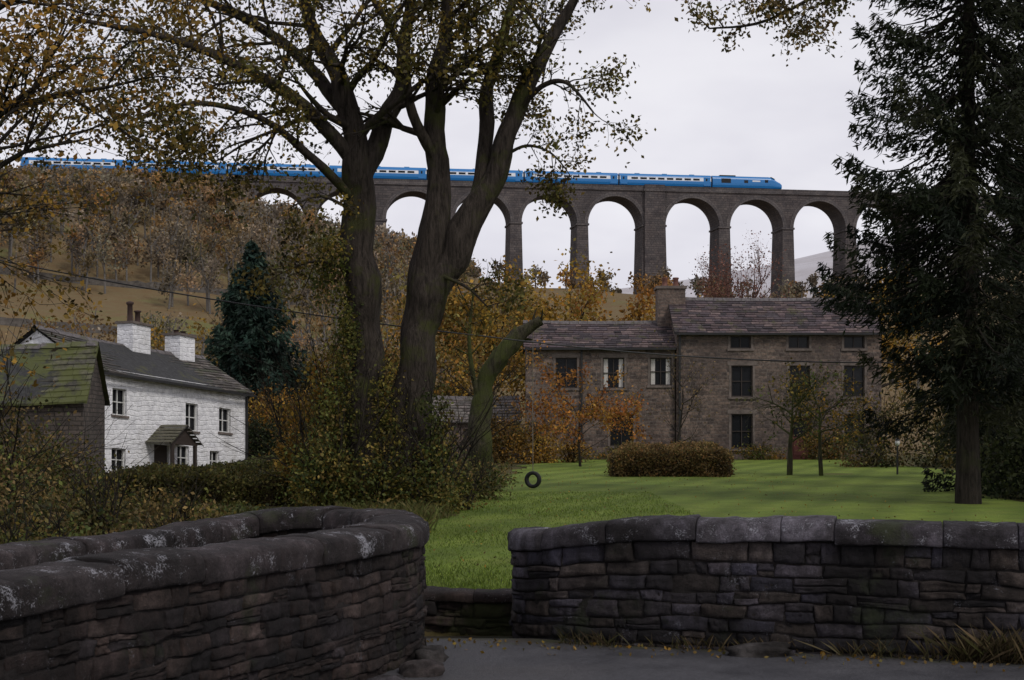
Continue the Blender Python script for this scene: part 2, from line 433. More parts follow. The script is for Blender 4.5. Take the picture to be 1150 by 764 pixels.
CP=[(.056,.050,.056),(.072,.066,.072),(.042,.038,.042)]
rp=[(14,9.3),(8,10.55),(4.2,11.62),(2.2,12.2),(1.1,12.5),(.52,12.82),(.24,13.25),(.24,13.85)]
RL=Path(rp).L
def zt_r(s): return 1.12-.19*ss(1.9,.35,RL-s)+.008*math.sin(s*1.7)
stonewall('bridge_parapet_wall',rp,zt_r,DK,mat=PARM,copcols=CP,rows=(.08,.16),lens=(.16,.5),rough=.018)
lp=[(-6.8,-1.5),(-5.1,2.2),(-3.95,4.8),(-2.83,7.3),(-1.95,9.3),(-1.27,10.8),(-.99,11.7),(-1.02,12.5),(-1.32,13.3),(-1.9,13.75),(-2.55,13.65),(-3.1,12.8),(-3.65,11.6),(-4.3,10.1),(-5.2,7.8),(-6.4,5.0)]
def zt_l(s): return 1.12-.15*ss(16.6,19.2,s)+.01*math.sin(s*1.3)
stonewall('bridge_parapet_wall',lp,zt_l,BR,mat=PARM,copcols=[(.042,.034,.032),(.054,.045,.043),(.034,.027,.026)],rows=(.06,.12),lens=(.12,.42),rough=.018)
stonewall('low_field_wall',[(-8,14.9),(-3,14.35),(-1,14.2),(.5,14.15),(3,14.15),(8,13.7)],lambda s:.30+.02*math.sin(s*3),BR,mat=LWM,thick=.34,cop=.10,zbot=-.4,rows=(.06,.11),rough=.03)
fm=MB()
def rock(mb,c,r,col):
    seed=Vector((U(0,50),U(0,50),U(0,50))); rows=[]
    for i in range(13):
        ph=math.pi*i/12; row=[]
        for j in range(20):
            th=2*math.pi*j/20; d=Vector((math.sin(ph)*math.cos(th),math.sin(ph)*math.sin(th),math.cos(ph)))
            d=Vector([math.copysign(abs(x)**.7,x) for x in d]); k=1+.35*noise.noise(seed+d*1.6)+.1*noise.noise(seed+d*5)
            row.append(Vector(c)+Vector((d.x*r[0],d.y*r[1],d.z*r[2]))*k)
        rows.append(row)
    mb.grid(rows,closed=True,col=col)
rock(fm,(-.70,10.95,.0),(.17,.2,.1),(.06,.05,.045)); rock(fm,(-.92,10.4,-.02),(.14,.25,.09),(.045,.04,.04)); rock(fm,(-.66,11.6,.0),(.13,.22,.1),(.05,.045,.04)); rock(fm,(-1.15,9.9,-.02),(.12,.2,.08),(.045,.04,.04))
fm.build('footing_stones',[PARM])
fm=MB(); rock(fm,(2.05,11.8,.03),(.26,.12,.075),(.06,.055,.05)); fm.build('fallen_stone',[PARM])

# ------------------------------------------------------------ viaduct
VST=m_masonry('viaduct_stone',(.125,.106,.102),(.076,.068,.071),(.052,.047,.05),bw=1.1,rh=.55,ms=.05,dist=.08,bump=.08,stain=(.052,.047,.047))
VF=Frame(0,340,.989,.149)
v=empty('railway_viaduct'); mb=MB(); tr=MB()
R=6.75; zsp=51.0; ztop=59.2; TH=8.0
cent=sorted([25.3-16.2*k for k in range(0,10)]+[44.5+16.2*k for k in range(0,7)])
segs=[]; prev=-150
for c in cent: segs.append(('s',prev,c-R)); segs.append(('a',c-R,c+R)); prev=c+R
segs.append(('s',prev,175))
for kind,a,b in segs:
    if kind=='s':
        mb.poly([VF(a,0,zsp),VF(b,0,zsp),VF(b,0,ztop),VF(a,0,ztop)]); mb.poly([VF(b,TH,zsp),VF(a,TH,zsp),VF(a,TH,ztop),VF(b,TH,ztop)])
        king=(b-a)>4 and a>20 and a<40
        zb=5.; k=.022*(zsp-zb)
        A=[VF(a,0,zsp),VF(b,0,zsp),VF(b,TH,zsp),VF(a,TH,zsp)]; B=[VF(a-k,-k,zb),VF(b+k,-k,zb),VF(b+k,TH+k,zb),VF(a-k,TH+k,zb)]
        for i in range(4):
            j=(i+1)%4
            for q in range(4):
                t0=q/4;t1=(q+1)/4
                mb.poly([B[i].lerp(A[i],t0),B[j].lerp(A[j],t0),B[j].lerp(A[j],t1),B[i].lerp(A[i],t1)])
        tr.box(VF,a-.25,b+.25,-.22,TH+.22,zsp-.4,zsp+.05)
        if king:
            mb.box(VF,a+.35,b-.35,-.8,-.003,5,ztop+1.5); tr.box(VF,a+.1,b-.1,-1.0,-.1,ztop-.1,ztop+.4)
    else:
        c=(a+b)/2; n=28; rr=R+.95
        th=[math.pi*i/n for i in range(n+1)]
        pt=[(c-R*math.cos(t),zsp+R*math.sin(t)) for t in th]; po=[(c-rr*math.cos(t),zsp+rr*math.sin(t)) for t in th]
        for i in range(n):
            (x0,z0),(x1,z1)=pt[i],pt[i+1]
            mb.poly([VF(x0,0,z0),VF(x1,0,z1),VF(x1,0,ztop),VF(x0,0,ztop)])
            mb.poly([VF(x1,TH,z1),VF(x0,TH,z0),VF(x0,TH,ztop),VF(x1,TH,ztop)])
            al=R*th[i]; al2=R*th[i+1]
            mb.poly([VF(x0,0,z0),VF(x0,TH,z0),VF(x1,TH,z1),VF(x1,0,z1)],uv=[(0,al),(TH,al),(TH,al2),(0,al2)])
            X0,X1=po[i],po[i+1]
            tr.poly([VF(x0,-.1,z0),VF(x1,-.1,z1),VF(X1[0],-.1,X1[1]),VF(X0[0],-.1,X0[1])],uv=[(al,0),(al2,0),(al2,1),(al,1)])
            tr.poly([VF(x0,-.1,z0),VF(x0,0,z0),VF(x1,0,z1),VF(x1,-.1,z1)]); tr.poly([VF(X0[0],-.1,X0[1]),VF(X1[0],-.1,X1[1]),VF(X1[0],0,X1[1]),VF(X0[0],0,X0[1])])
mb.box(VF,-150,175,.05,TH-.05,ztop-.3,ztop+.1)
mb.build('arches_and_piers',[VST],v)
for yy in (-.3,TH-.3): 
    tr.box(VF,-150,175,yy,yy+.6,ztop+.003,ztop+.35)
    tr.box(VF,-150,175,yy+.08,yy+.5,ztop+.35,ztop+1.05)
    tr.box(VF,-150,175,yy+.02,yy+.56,ztop+1.05,ztop+1.22)
VTR=m_masonry('viaduct_trim_stone',(.12,.106,.104),(.08,.074,.078),(.055,.05,.053),bw=.9,rh=.5,ms=.04,dist=.05,bump=.05)
tr.build('parapets_and_trim',[VTR],v)

# ------------------------------------------------------------ train
BLUE=m_plain('train_blue_paint',(.008,.155,.42),.35,.5,.06); WHT=m_plain('train_white_band',(.7,.73,.76),.35,.5,.05)
GLS,nt=newmat('dark_glass'); finish(nt,(.010,.011,.013),.25,spec=.2)
TRF=m_plain('train_roof_blue',(.025,.16,.36),.5,.3,.12); BLK=m_plain('train_underframe',(.02,.02,.02),.8)
t_=empty('passenger_train')
zr=ztop+.85; yc=2.4
def vehicle(u0,u1,loco=False):
    mb=MB(); 
    prof=[(-1.2,.75),(-1.36,1.3),(-1.38,1.72),(-1.37,2.02),(-1.33,2.8),(-1.22,3.1),(-.9,3.45),(-.45,3.65),(0,3.7)]
    prof=prof+[(-a,b) for a,b in prof[-2::-1]]
    mats=[0,0,0,1,0,0,2,2]; mats=mats+mats[::-1]
    if loco: mats=[0,0,0,0,0,0,2,2]; mats=mats+mats[::-1]
    if not loco: stations=[(u0,1,1),(u1,1,1)]
    else: stations=[(u0,1,1),(u1-3.4,1,1),(u1-2.8,1,.985),(u1-1.7,.98,.80),(u1-1.2,.95,.66),(u1-.35,.9,.52),(u1,.84,.4)]
    rings=[[VF(u,yc+a*w,zr+(.75+(b-.75)*hh if hh<1 else b)) for a,b in prof] for u,w,hh in stations]
    for r0,r1 in zip(rings,rings[1:]):
        for i in range(len(prof)-1): mb.poly([r0[i],r1[i],r1[i+1],r0[i+1]],mats[i])
    mb.poly(rings[0],0); mb.poly(rings[-1],0)
    if not loco:
        n=8; L=u1-u0
        for sd in (-1,1):
            y=yc+sd*1.378
            for i in range(n):
                a=u0+2.6+i*(L-5.2)/n+.3; b=a+(L-5.2)/n-.6
                mb.box(VF,a,b,min(y,y-sd*.1),max(y,y-sd*.1),zr+2.18,zr+2.66,3)
            for a in (u0+.2,u1-1.9):
                mb.box(VF,a,a+1.7,min(y,y-sd*.085),max(y,y-sd*.085),zr+.95,zr+3.0,0); mb.box(VF,a+.55,a+.95,min(y,y+sd*.02),max(y,y+sd*.02),zr+2.1,zr+2.7,3)
        for k in (.2,.5,.8): mb.box(VF,u0+L*k-.6,u0+L*k+.6,yc-.3,yc+.3,zr+3.62,zr+3.82,2)
    else:
        mb.poly([VF(u1-2.74,yc-1.0,zr+3.62),VF(u1-2.74,yc+1.0,zr+3.62),VF(u1-1.66,yc+1.05,zr+3.09),VF(u1-1.66,yc-1.05,zr+3.09)],3)
        for sd in (-1,1):
            y=yc+sd*1.385
            mb.box(VF,u1-4.4,u1-3.6,min(y,y-sd*.1),max(y,y-sd*.1),zr+2.1,zr+2.8,3)
            mb.box(VF,u0+2.2,u0+4.6,min(y,y-sd*.1),max(y,y-sd*.1),zr+1.8,zr+2.9,4)
            mb.box(VF,u0+8,u0+9.0,min(y,y-sd*.1),max(y,y-sd*.1),zr+1.9,zr+2.6,4)
            mb.box(VF,u1-7.6,u1-5.6,min(y,y-sd*.07),max(y,y-sd*.07),zr+2.25,zr+2.6,1)
        mb.box(VF,u1-.05,u1+.03,yc-.8,yc+.8,zr+1.0,zr+1.35,1)
        mb.box(VF,u0+2,u0+6,yc-.7,yc+.7,zr+3.6,zr+3.85,4)
    mb.box(VF,u0+.3,u1-.5,yc-1.0,yc+1.0,zr+.35,zr+.747,4)
    for k in (.14,.22,.78,.86):
        u=u0+(u1-u0)*k
        for yy in (-.85,.85):
            mb.poly([VF(u+.45*math.cos(q*math.pi/6),yc+yy,zr+.3+.45*math.sin(q*math.pi/6)) for q in range(12)],4)
        mb.grid([[VF(u+.45*math.cos(q*math.pi/6),yc+yy,zr+.3+.45*math.sin(q*math.pi/6)) for q in range(12)] for yy in (-.85,.85)],4,closed=True)
    mb.build('power_car' if loco else 'coach',[BLUE,WHT,TRF,GLS,BLK],t_)
vehicle(49.9,67.6,True)
u=49.5
for i in range(7):
    vehicle(u-22.9,u); 
    mbg=MB(); mbg.box(VF,u-.1,u+.5,yc-1,yc+1,zr+.9,zr+3.2); mbg.build('gangway',[BLK],t_)
    u-=23.3

# ------------------------------------------------------------ buildings
FRW=m_plain('window_frame_white',(.6,.6,.58),.5,.3,.1); FRD=m_plain('window_frame_brown',(.04,.03,.025),.5,.3,.1)
CURT=m_plain('curtain',(.50,.48,.45),.9,.1,.2,20)
QST=m_plain('dressed_stone',(.13,.108,.095),.9,.2,.35,3)
LEAD=m_plain('gutter_black',(.02,.02,.02),.5)
SLATE=m_attr('stone_slate',lichen=(.15,.15,.14),moss=(.065,.066,.028),la=.60,ma=.57,nscale=6)
def panel(mb,F,x0,x1,z0,z1,ops,y=0,dep=.22,m=0):
    xs=sorted(set([x0,x1]+[a for o in ops for a in o[:2]])); zs=sorted(set([z0,z1]+[a for o in ops for a in o[2:4]]))
    for i in range(len(xs)-1):
        for j in range(len(zs)-1):
            cx=(xs[i]+xs[i+1])/2; cz=(zs[j]+zs[j+1])/2
            if any(o[0]<cx<o[1] and o[2]<cz<o[3] for o in ops): continue
            mb.poly([F(xs[i],y,zs[j]),F(xs[i+1],y,zs[j]),F(xs[i+1],y,zs[j+1]),F(xs[i],y,zs[j+1])],m)
    for a,b,c,d in [o[:4] for o in ops]:
        mb.poly([F(a,y,c),F(a,y+dep,c),F(a,y+dep,d),F(a,y,d)],m); mb.poly([F(b,y+dep,c),F(b,y,c),F(b,y,d),F(b,y+dep,d)],m)
        mb.poly([F(a,y,d),F(a,y+dep,d),F(b,y+dep,d),F(b,y,d)],m); mb.poly([F(a,y+dep,c),F(a,y,c),F(b,y,c),F(b,y+dep,c)],m)
def window(w,F,a,b,c,d,y=0,nv=1,nh=1,fr=0,sur=True,curt=0,fw=.06):
    w.poly([F(a,y+.2,c),F(b,y+.2,c),F(b,y+.2,d),F(a,y+.2,d)],1)
    for (p,q,r,s) in ((a,a+fw,c,d),(b-fw,b,c,d),(a+fw,b-fw,c,c+fw),(a+fw,b-fw,d-fw,d)): w.box(F,p,q,y+.11,y+.18,r,s,fr)
    for i in range(nv): x=a+(b-a)*(i+1)/(nv+1); w.box(F,x-.02,x+.02,y+.125,y+.175,c+fw,d-fw,fr)
    for i in range(nh): z=c+(d-c)*(i+1)/(nh+1); w.box(F,a+fw,b-fw,y+.13,y+.17,z-.02,z+.02,fr)
    if curt:
        for (p,q) in ((a+fw,a+fw+(b-a)*.2),(b-fw-(b-a)*.2,b-fw)):
            n=6
            for i in range(n):
                x0=p+(q-p)*i/n;x1=p+(q-p)*(i+1)/n; w.poly([F(x0,y+.185+.008*(i%2),c+fw),F(x1,y+.185+.008*((i+1)%2),c+fw),F(x1,y+.185+.008*((i+1)%2),d-fw),F(x0,y+.185+.008*(i%2),d-fw)],3)
    if sur:
        w.box(F,a-.2,b+.2,y-.03,y+.05,d+.002,d+.22,2); w.box(F,a-.16,b+.16,y-.07,y+.05,c-.12,c-.002,2)
        w.box(F,a-.12,a-.002,y-.02,y+.04,c,d,2); w.box(F,b+.002,b+.12,y-.02,y+.04,c,d,2)
def slope(mb,F,x0,x1,ya,za,yb,zb,cols,rows=16,cw=.5,sag=.05):
    for i in range(rows):
        t0=i/rows;t1=(i+1)/rows; x=x0-U(0,.2)
        while x<x1:
            xn=min(x+cw*U(.6,1.4),x1); xa=max(x,x0)
            if xn-xa<.02: break
            l=.035+U(0,.03); s=lambda X:-sag*math.sin(math.pi*(X-x0)/(x1-x0))+.025*noise.noise(Vector((X*.8,i*.4,x0)))
            g=.008
            A=F(xa+g,ya+(yb-ya)*t0,za+(zb-za)*t0+l+s(xa)); B=F(xn-g,ya+(yb-ya)*t0,za+(zb-za)*t0+l+s(xn)+U(-.015,.015))
            C=F(xn-g,ya+(yb-ya)*(t1+.012),za+(zb-za)*(t1+.012)+.005+s(xn)); D=F(xa+g,ya+(yb-ya)*(t1+.012),za+(zb-za)*(t1+.012)+.005+s(xa))
            k=U(.6,1.45); c=random.choice(cols); c=(c[0]*k,c[1]*k,c[2]*k)
            mb.poly([A,B,C,D],0,c)
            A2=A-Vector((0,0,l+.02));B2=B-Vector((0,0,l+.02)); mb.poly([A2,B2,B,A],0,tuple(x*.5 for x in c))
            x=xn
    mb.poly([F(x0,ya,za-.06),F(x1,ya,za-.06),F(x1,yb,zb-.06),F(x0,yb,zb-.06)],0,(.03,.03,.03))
def gabled(name_parent,F,x0,x1,dep,z0,ze,zr_,ops,wallm,slcols,nr=16,ov=.25,sag=.05):
    mb=MB(); panel(mb,F,x0,x1,z0,ze,ops)
    mb.poly([F(x1,dep,z0),F(x0,dep,z0),F(x0,dep,ze),F(x1,dep,ze)])
    for x in (x0,x1): mb.poly([F(x,0,z0),F(x,dep,z0),F(x,dep,ze),F(x,dep/2,zr_-.06),F(x,0,ze)])
    mb.build('walls',[wallm],name_parent)
    r=MB(); sl=(zr_-ze)/(dep/2)
    slope(r,F,x0-.15,x1+.15,-ov,ze-ov*sl+.04,dep/2,zr_+.04,slcols,nr,sag=sag); slope(r,F,x0-.15,x1+.15,dep+ov,ze-ov*sl+.04,dep/2,zr_+.04,slcols,nr,sag=sag)
    x=x0-.15
    while x<x1+.15:
        xn=min(x+.5,x1+.15); s=-sag*math.sin(math.pi*((x+xn)/2-x0)/(x1-x0))
        r.poly([F(x,dep/2-.2,zr_-.03+s),F(xn-.02,dep/2-.2,zr_-.03+s),F(xn-.02,dep/2,zr_+.15+s),F(x,dep/2,zr_+.15+s)],0,(.1,.09,.09)); r.poly([F(x,dep/2+.2,zr_-.03+s),F(x,dep/2,zr_+.15+s),F(xn-.02,dep/2,zr_+.15+s),F(xn-.02,dep/2+.2,zr_-.03+s)],0,(.1,.09,.09))
        x=xn
    r.build('roof',[SLATE],name_parent)
HST=m_masonry('house_rubble_stone',(.175,.128,.105),(.068,.055,.052),(.13,.11,.097),bw=.42,rh=.17,ms=.02,dist=.07,bump=.06,var=.55,stain=(.07,.056,.050))
hs=empty('stone_farmhouse'); F=Frame(0,74.2,1,0)
SL=[(.075,.053,.054),(.060,.046,.051),(.098,.072,.068),(.044,.036,.039)]
kx=.0465
def ox(a,b): return ((a-575)*kx,(b-575)*kx)
def oz(t,b): return (1.9+(480-b)*kx,1.9+(480-t)*kx)
lops=[ox(624,648)+oz(402,436),ox(677,701)+oz(402,436),ox(730,754)+oz(402,433),ox(685,711)+oz(465,501)]
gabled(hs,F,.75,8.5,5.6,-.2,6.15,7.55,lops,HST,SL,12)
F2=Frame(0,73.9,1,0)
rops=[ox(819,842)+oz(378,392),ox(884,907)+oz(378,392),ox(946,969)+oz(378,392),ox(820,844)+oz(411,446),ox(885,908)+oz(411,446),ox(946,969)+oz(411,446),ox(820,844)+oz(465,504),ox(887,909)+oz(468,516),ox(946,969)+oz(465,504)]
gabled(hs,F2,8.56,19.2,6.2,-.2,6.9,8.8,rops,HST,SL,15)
w=MB()
for i,o in enumerate(lops): window(w,F,*o,nv=1,nh=1,fr=4,curt=i in (1,2),fw=.05)
for i,o in enumerate(rops):
    if i==7: continue
    window(w,F2,*o,nv=1,nh=0 if i<3 else 1,fr=4)
w.build('windows',[FRW,GLS,QST,CURT,FRD],hs)
d=MB(); o=rops[7]; DRM=m_plain('door_red_brown',(.09,.028,.024),.6)
d.box(F2,o[0],o[1],.12,.18,o[2],o[3],0); d.box(F2,o[0]+.15,o[1]-.15,.09,.12,o[2]+1.2,o[3]-.2,1); d.box(F2,o[0]-.2,o[1]+.2,-.04,.05,o[3]+.002,o[3]+.24,2)
d.box(F2,o[0]+.15,o[1]-.15,.095,.12,o[2]+.2,o[2]+1.0,0); d.box(F2,o[0]-.3,o[1]+.3,-.5,-.01,.1,o[2]-.01,2)
d.build('front_door',[DRM,GLS,QST],hs)
c=MB()
cx0,cx1=(738-575)*.048,(769-575)*.048
c.box(F2,cx0,cx1,2.5,3.7,6.2,9.35,0); c.box(F2,cx0-.08,cx1+.08,2.42,3.78,9.35,9.5,1)
for k in (.3,.7):
    xx=cx0+(cx1-cx0)*k; P0=F2(xx,3.1,9.5)
    c.grid([[P0+Vector((r*math.cos(q*.7854),r*math.sin(q*.7854),z)) for q in range(8)] for r,z in ((.19,0),(.15,.1),(.14,.4),(.18,.45),(.16,.5))],2,closed=True)
c.box(F2,17.6,18.8,2.6,3.6,8.2,9.6,0); c.box(F2,17.5,18.9,2.5,3.7,9.6,9.75,1)
c.build('chimney',[HST,QST,m_plain('chimney_pot_clay',(.14,.065,.05),.8)],hs)
g=MB(); g.box(F,.6,8.5,-.4,-.28,5.92,6.03); g.box(F2,8.5,19.3,-.4,-.28,6.68,6.79); g.box(F,(653-575)*kx-.05,(653-575)*kx+.05,-.12,-.02,.1,5.92); g.box(F2,8.66,8.76,-.12,-.02,.1,6.7)
g.build('gutters_and_downpipes',[LEAD],hs)
ob=empty('stone_outbuilding'); FO=Frame(-4.2,76,1,.05)
gabled(ob,FO,0,4.6,4,-.2,2.3,3.5,[(1.6,2.5,-.1,1.8)],HST,[(.13,.11,.10),(.10,.09,.08)],9)
d=MB(); d.box(FO,1.6,2.5,.12,.18,-.1,1.8); d.build('door',[FRD],ob)

WHW,nt=newmat('whitewashed_stone')
uv=nd(nt,'ShaderNodeUVMap').outputs[0]; P=pos(nt)
nn=nd(nt,'ShaderNodeTexNoise',{'Vector':uv,'Scale':2.5,'Detail':3}).outputs['Color']
vv=nd(nt,'ShaderNodeVectorMath',{0:nd(nt,'ShaderNodeVectorMath',{0:nn,1:(.5,.22,0)},operation='MULTIPLY').outputs[0],1:uv},operation='ADD').outputs[0]
b=nd(nt,'ShaderNodeTexBrick',{'Vector':vv,'Scale':1,'Mortar Size':.03,'Brick Width':.4,'Row Height':.19,'Mortar Smooth':1.0})
n1=noi(nt,P,4,6,.7); n2=noi(nt,P,.6,5,.7)
col=mixc(nt,ramp(nt,n1,.35,.6),(.62,.62,.64),(.86,.86,.87)); col=mixc(nt,ramp(nt,n2,.52,.72,0,.6),col,(.42,.41,.38))
hh=mth(nt,'SUBTRACT',n1,mth(nt,'MULTIPLY',b.outputs['Fac'],.3))
finish(nt,col,.85,hh,.9,.06,spec=.2)
ct=empty('white_cottage'); FC=Frame(-16.2,54.3,.45,.89,slope=-.075)
cops=[]
for s,zt,zb,wd in ((1.75,3.55,2.5,.8),(6.1,3.36,2.2,.8),(8.3,3.35,2.3,.8),(1.7,1.2,.3,.8),(5.55,1.55,.55,.75),(7.6,1.45,.6,.65)): cops.append((s-wd/2,s+wd/2,zb,zt))
door=(3.75,4.65,-.4,1.5)
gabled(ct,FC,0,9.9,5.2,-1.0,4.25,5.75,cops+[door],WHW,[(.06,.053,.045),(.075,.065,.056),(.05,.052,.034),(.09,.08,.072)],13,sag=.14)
w=MB()
for i,o in enumerate(cops): window(w,FC,*o,nv=1,nh=1,fr=0,sur=False,fw=.045); w.box(FC,o[0]-.08,o[1]+.08,-.06,.04,o[2]-.09,o[2]-.002,2)
w.build('windows',[FRW,GLS,QST,CURT,FRD],ct)
d=MB(); d.box(FC,door[0],door[1],.1,.16,door[2],door[3],0)
d.box(FC,3.45,3.57,-1.2,-1.08,-.7,1.5,1); d.box(FC,4.85,4.97,-1.2,-1.08,-.7,1.5,1); d.box(FC,3.4,5.0,-1.2,-1.1,1.5,1.62,1)
d.poly([FC(3.4,-1.16,1.62),FC(5.0,-1.16,1.62),FC(4.2,-1.16,2.2)],1)
d.build('porch_and_door',[FRD,FRD],ct)
pr=MB()
for sx_ in (-1,1):
    a=4.2+sx_*1.0
    for i in range(6):
        t0=i/6;t1=(i+1)/6; f=lambda t:(a+(4.2-a)*t,1.5+(2.3-1.5)*t)
        (xa,za),(xb,zb)=f(t0),f(t1); pr.poly([FC(xa,-1.35,za+.05),FC(xa,0,za+.05),FC(xb,0,zb+.02),FC(xb,-1.35,zb+.02)],0,(.09,.085,.06)); pr.poly([FC(xa,-1.35,za-.03),FC(xb,-1.35,zb-.03),FC(xb,-1.35,zb+.02),FC(xa,-1.35,za+.05)],0,(.05,.045,.04))
pr.build('porch_roof',[SLATE],ct)
g=MB(); g.box(FC,-.1,10.0,-.42,-.32,3.98,4.07); g.box(FC,9.7,9.78,-.12,-.03,0,4.0); g.build('gutter',[LEAD],ct)
c=MB()
for s,wd,top in ((5.4,1.1,6.62),(8.35,1.0,6.52)):
    c.box(FC,s-wd/2,s+wd/2,2.1,2.95,4.6,top,0); c.box(FC,s-wd/2-.07,s+wd/2+.07,2.03,3.02,top+.002,top+.1,1)
    for k in (-.25,.22):
        P0=FC(s+k,2.52,top+.1); hgt=(.85 if k<0 else .55) if s<6.5 else .18
        c.grid([[P0+Vector((r*math.cos(q*.7854),r*math.sin(q*.7854),z*hgt)) for q in range(8)] for r,z in ((.15,0),(.12,.15),(.11,.85),(.16,.9),(.16,1.0),(.02,1.05))],2,closed=True)
c.build('chimneys',[WHW,QST,m_plain('chimney_pot_dark',(.05,.03,.025),.8)],ct)
sv=SLATE; SLATE=m_attr('mossy_slate',moss=(.075,.085,.022),ma=.43,nscale=6)
bn=empty('mossy_roofed_barn')
DST=m_masonry('barn_stone',(.11,.09,.078),(.06,.052,.048),(.045,.04,.035),bw=.4,rh=.15,ms=.02)
gabled(bn,Frame(-20.5,45.5,1,.12),0,6.6,4.2,-1,2.9,4.7,[],DST,[(.07,.068,.042),(.055,.052,.04)],11,sag=.15)
SLATE=sv

# ------------------------------------------------------------ trees
T=Tree(); te=empty('sycamore_tree')
kw=dict(up=.02,sp=.95)
limb(T,[(-3.0,29,-.3),(-2.96,29,1.5),(-3.0,29,3.35),(-3.09,29,5.17),(-3.14,29,6.6),(-3.2,28.9,7.7),(-3.54,28.8,9),(-4.1,28.6,10.2),(-4.4,28.3,12)],[.62,.45,.40,.37,.33,.25,.19,.13,.06],10,.60,2.6,sides=22,gn=.16,**kw)
limb(T,[(-3.14,29,6.9),(-2.72,29.2,7.9),(-2.27,29.4,9),(-2.2,29.6,10.25),(-1.9,29.8,12)],[.26,.21,.16,.12,.06],8,.35,2.1,**kw)
limb(T,[(-3.2,28.9,7.3),(-4.1,28.4,8.3),(-5.2,27.8,8.9),(-6.6,27.2,9.35),(-8.3,26.8,9.6)],[.17,.13,.1,.07,.03],13,.2,2.3,up=-.03,sp=.95)
limb(T,[(-3.13,29,6.4),(-3.9,28.2,7.2),(-4.9,27.6,7.9),(-6.1,27.2,8.1),(-7.3,27,7.7)],[.1,.085,.065,.045,.02],9,.3,1.4,up=-.04,sp=.9)
limb(T,[(-3.3,29,8.2),(-4.4,29.6,9.6),(-5.8,30,10.6),(-7.4,30.3,11.3)],[.16,.12,.09,.04],11,.25,2.5,up=-.02,sp=.95)
limb(T,[(-2.18,29,-.3),(-2.05,29,1.54),(-2.0,29,3.0),(-1.76,29,4.45),(-1.6,29,5.9),(-1.5,29,7.35),(-1.58,29,8.6),(-1.36,29,9.9),(-1.3,29,12)],[.66,.46,.42,.38,.29,.24,.2,.14,.06],9,.62,2.1,sides=22,gn=.16,**kw)
limb(T,[(-1.95,29,3.6),(-1.45,29,4.8),(-1.1,29,5.5),(-.73,29,6.26),(-.27,29,7.26),(.18,29,8.6),(.73,29,9.7),(1.36,29,10.8),(1.7,29,12)],[.36,.33,.32,.28,.23,.18,.14,.09,.05],8,.55,1.5,sides=18,gn=.14,**kw)
limb(T,[(-.73,29,6.2),(-.58,29.3,7.5),(-.5,29.5,9.0),(-.1,29.7,10.4),(.3,29.9,12)],[.21,.18,.14,.1,.05],7,.45,1.7,**kw)
limb(T,[(.1,29,8.3),(.6,28.6,8.75),(1.1,28.3,8.75),(1.6,28,8.1)],[.07,.055,.04,.018],9,.2,.9,up=-.03,lvl=1,k=8)
limb(T,[(-.2,29,7.4),(.3,28.8,7.6),(.8,28.6,7.4),(1.2,28.5,6.9)],[.04,.03,.02,.01],8,.3,.7,up=-.04,lvl=1,k=6)
limb(T,[(-1.5,29,7.3),(-2.0,28.6,8.2),(-2.2,28.4,9.4),(-2.9,28,10.6)],[.13,.1,.08,.04],7,.3,1.6,**kw)
limb(T,[(-3.1,28.8,5.0),(-3.9,28.3,5.2),(-4.6,28,4.9)],[.045,.03,.012],9,.2,.9,up=-.05,lvl=1,k=6)
limb(T,[(-3.1,28.8,6.2),(-3.8,28.3,6.5),(-4.4,28,6.2)],[.04,.03,.012],6,.2,.8,up=-.05,lvl=1,k=5)
limb(T,[(-1.5,28.8,5.0),(-.9,28.4,4.7),(-.5,28.2,4.3)],[.04,.03,.012],6,.2,.8,up=-.04,lvl=1,k=5)
T.mb.build('trunks_and_branches',[BARK],te)
twleaves(T,'leaves',OLIVE+OLIVE+[(.24,.16,.028),(.05,.035,.015)],15,.102,.14,te,1.1)
T=Tree(); te=empty('broken_mossy_tree')
limb(T,[(-.6,38,-.1),(-.78,38,.9),(-.85,38,2.0),(-.72,38,3.0),(-.35,38,3.75),(.1,38,4.25),(.55,38,4.6),(.8,38,4.75)],[.42,.32,.29,.29,.26,.2,.17,.12],5,.5,.5,lvl=0,sides=18,gn=.3)
limb(T,[(-.8,38,2.4),(-1.05,37.9,3.3),(-1.15,37.9,4.4),(-1.0,37.9,5.6)],[.10,.07,.05,.02],7,.3,1.2,lvl=1)
T.mb.build('trunk',[BARKM],te); twleaves(T,'leaves',OLIVE+GOLD,6,.09,.12,te,.7)
ts=empty('tyre_swing'); mb=MB(); RUB=m_plain('rubber',(.015,.015,.016),.7); ROPE=m_plain('rope',(.16,.14,.11),.9)
cx,cy,cz=.56,38.0,.50; rows=[]
for i in range(28):
    a=2*math.pi*i/28; ro=[]
    for j in range(10):
        b_=2*math.pi*j/10; r=.18+.052*math.copysign(abs(math.cos(b_))**.7,math.cos(b_)); y=.075*math.copysign(abs(math.sin(b_))**.7,math.sin(b_))
        dx=r*math.cos(a); ro.append(Vector((cx+dx*.93+y*.35,cy+y-dx*.35,cz+r*math.sin(a))))
    rows.append(ro)
rows.append(rows[0]); mb.grid(rows,closed=True); mb.build('tyre',[RUB],ts)
mb=MB(); mb.grid(tube_rows([Vector((cx,cy,cz+.17)),Vector((cx-.01,cy,2.5)),Vector((cx,cy,4.6))],[.012]*3,6),closed=True); mb.build('rope',[ROPE],ts)

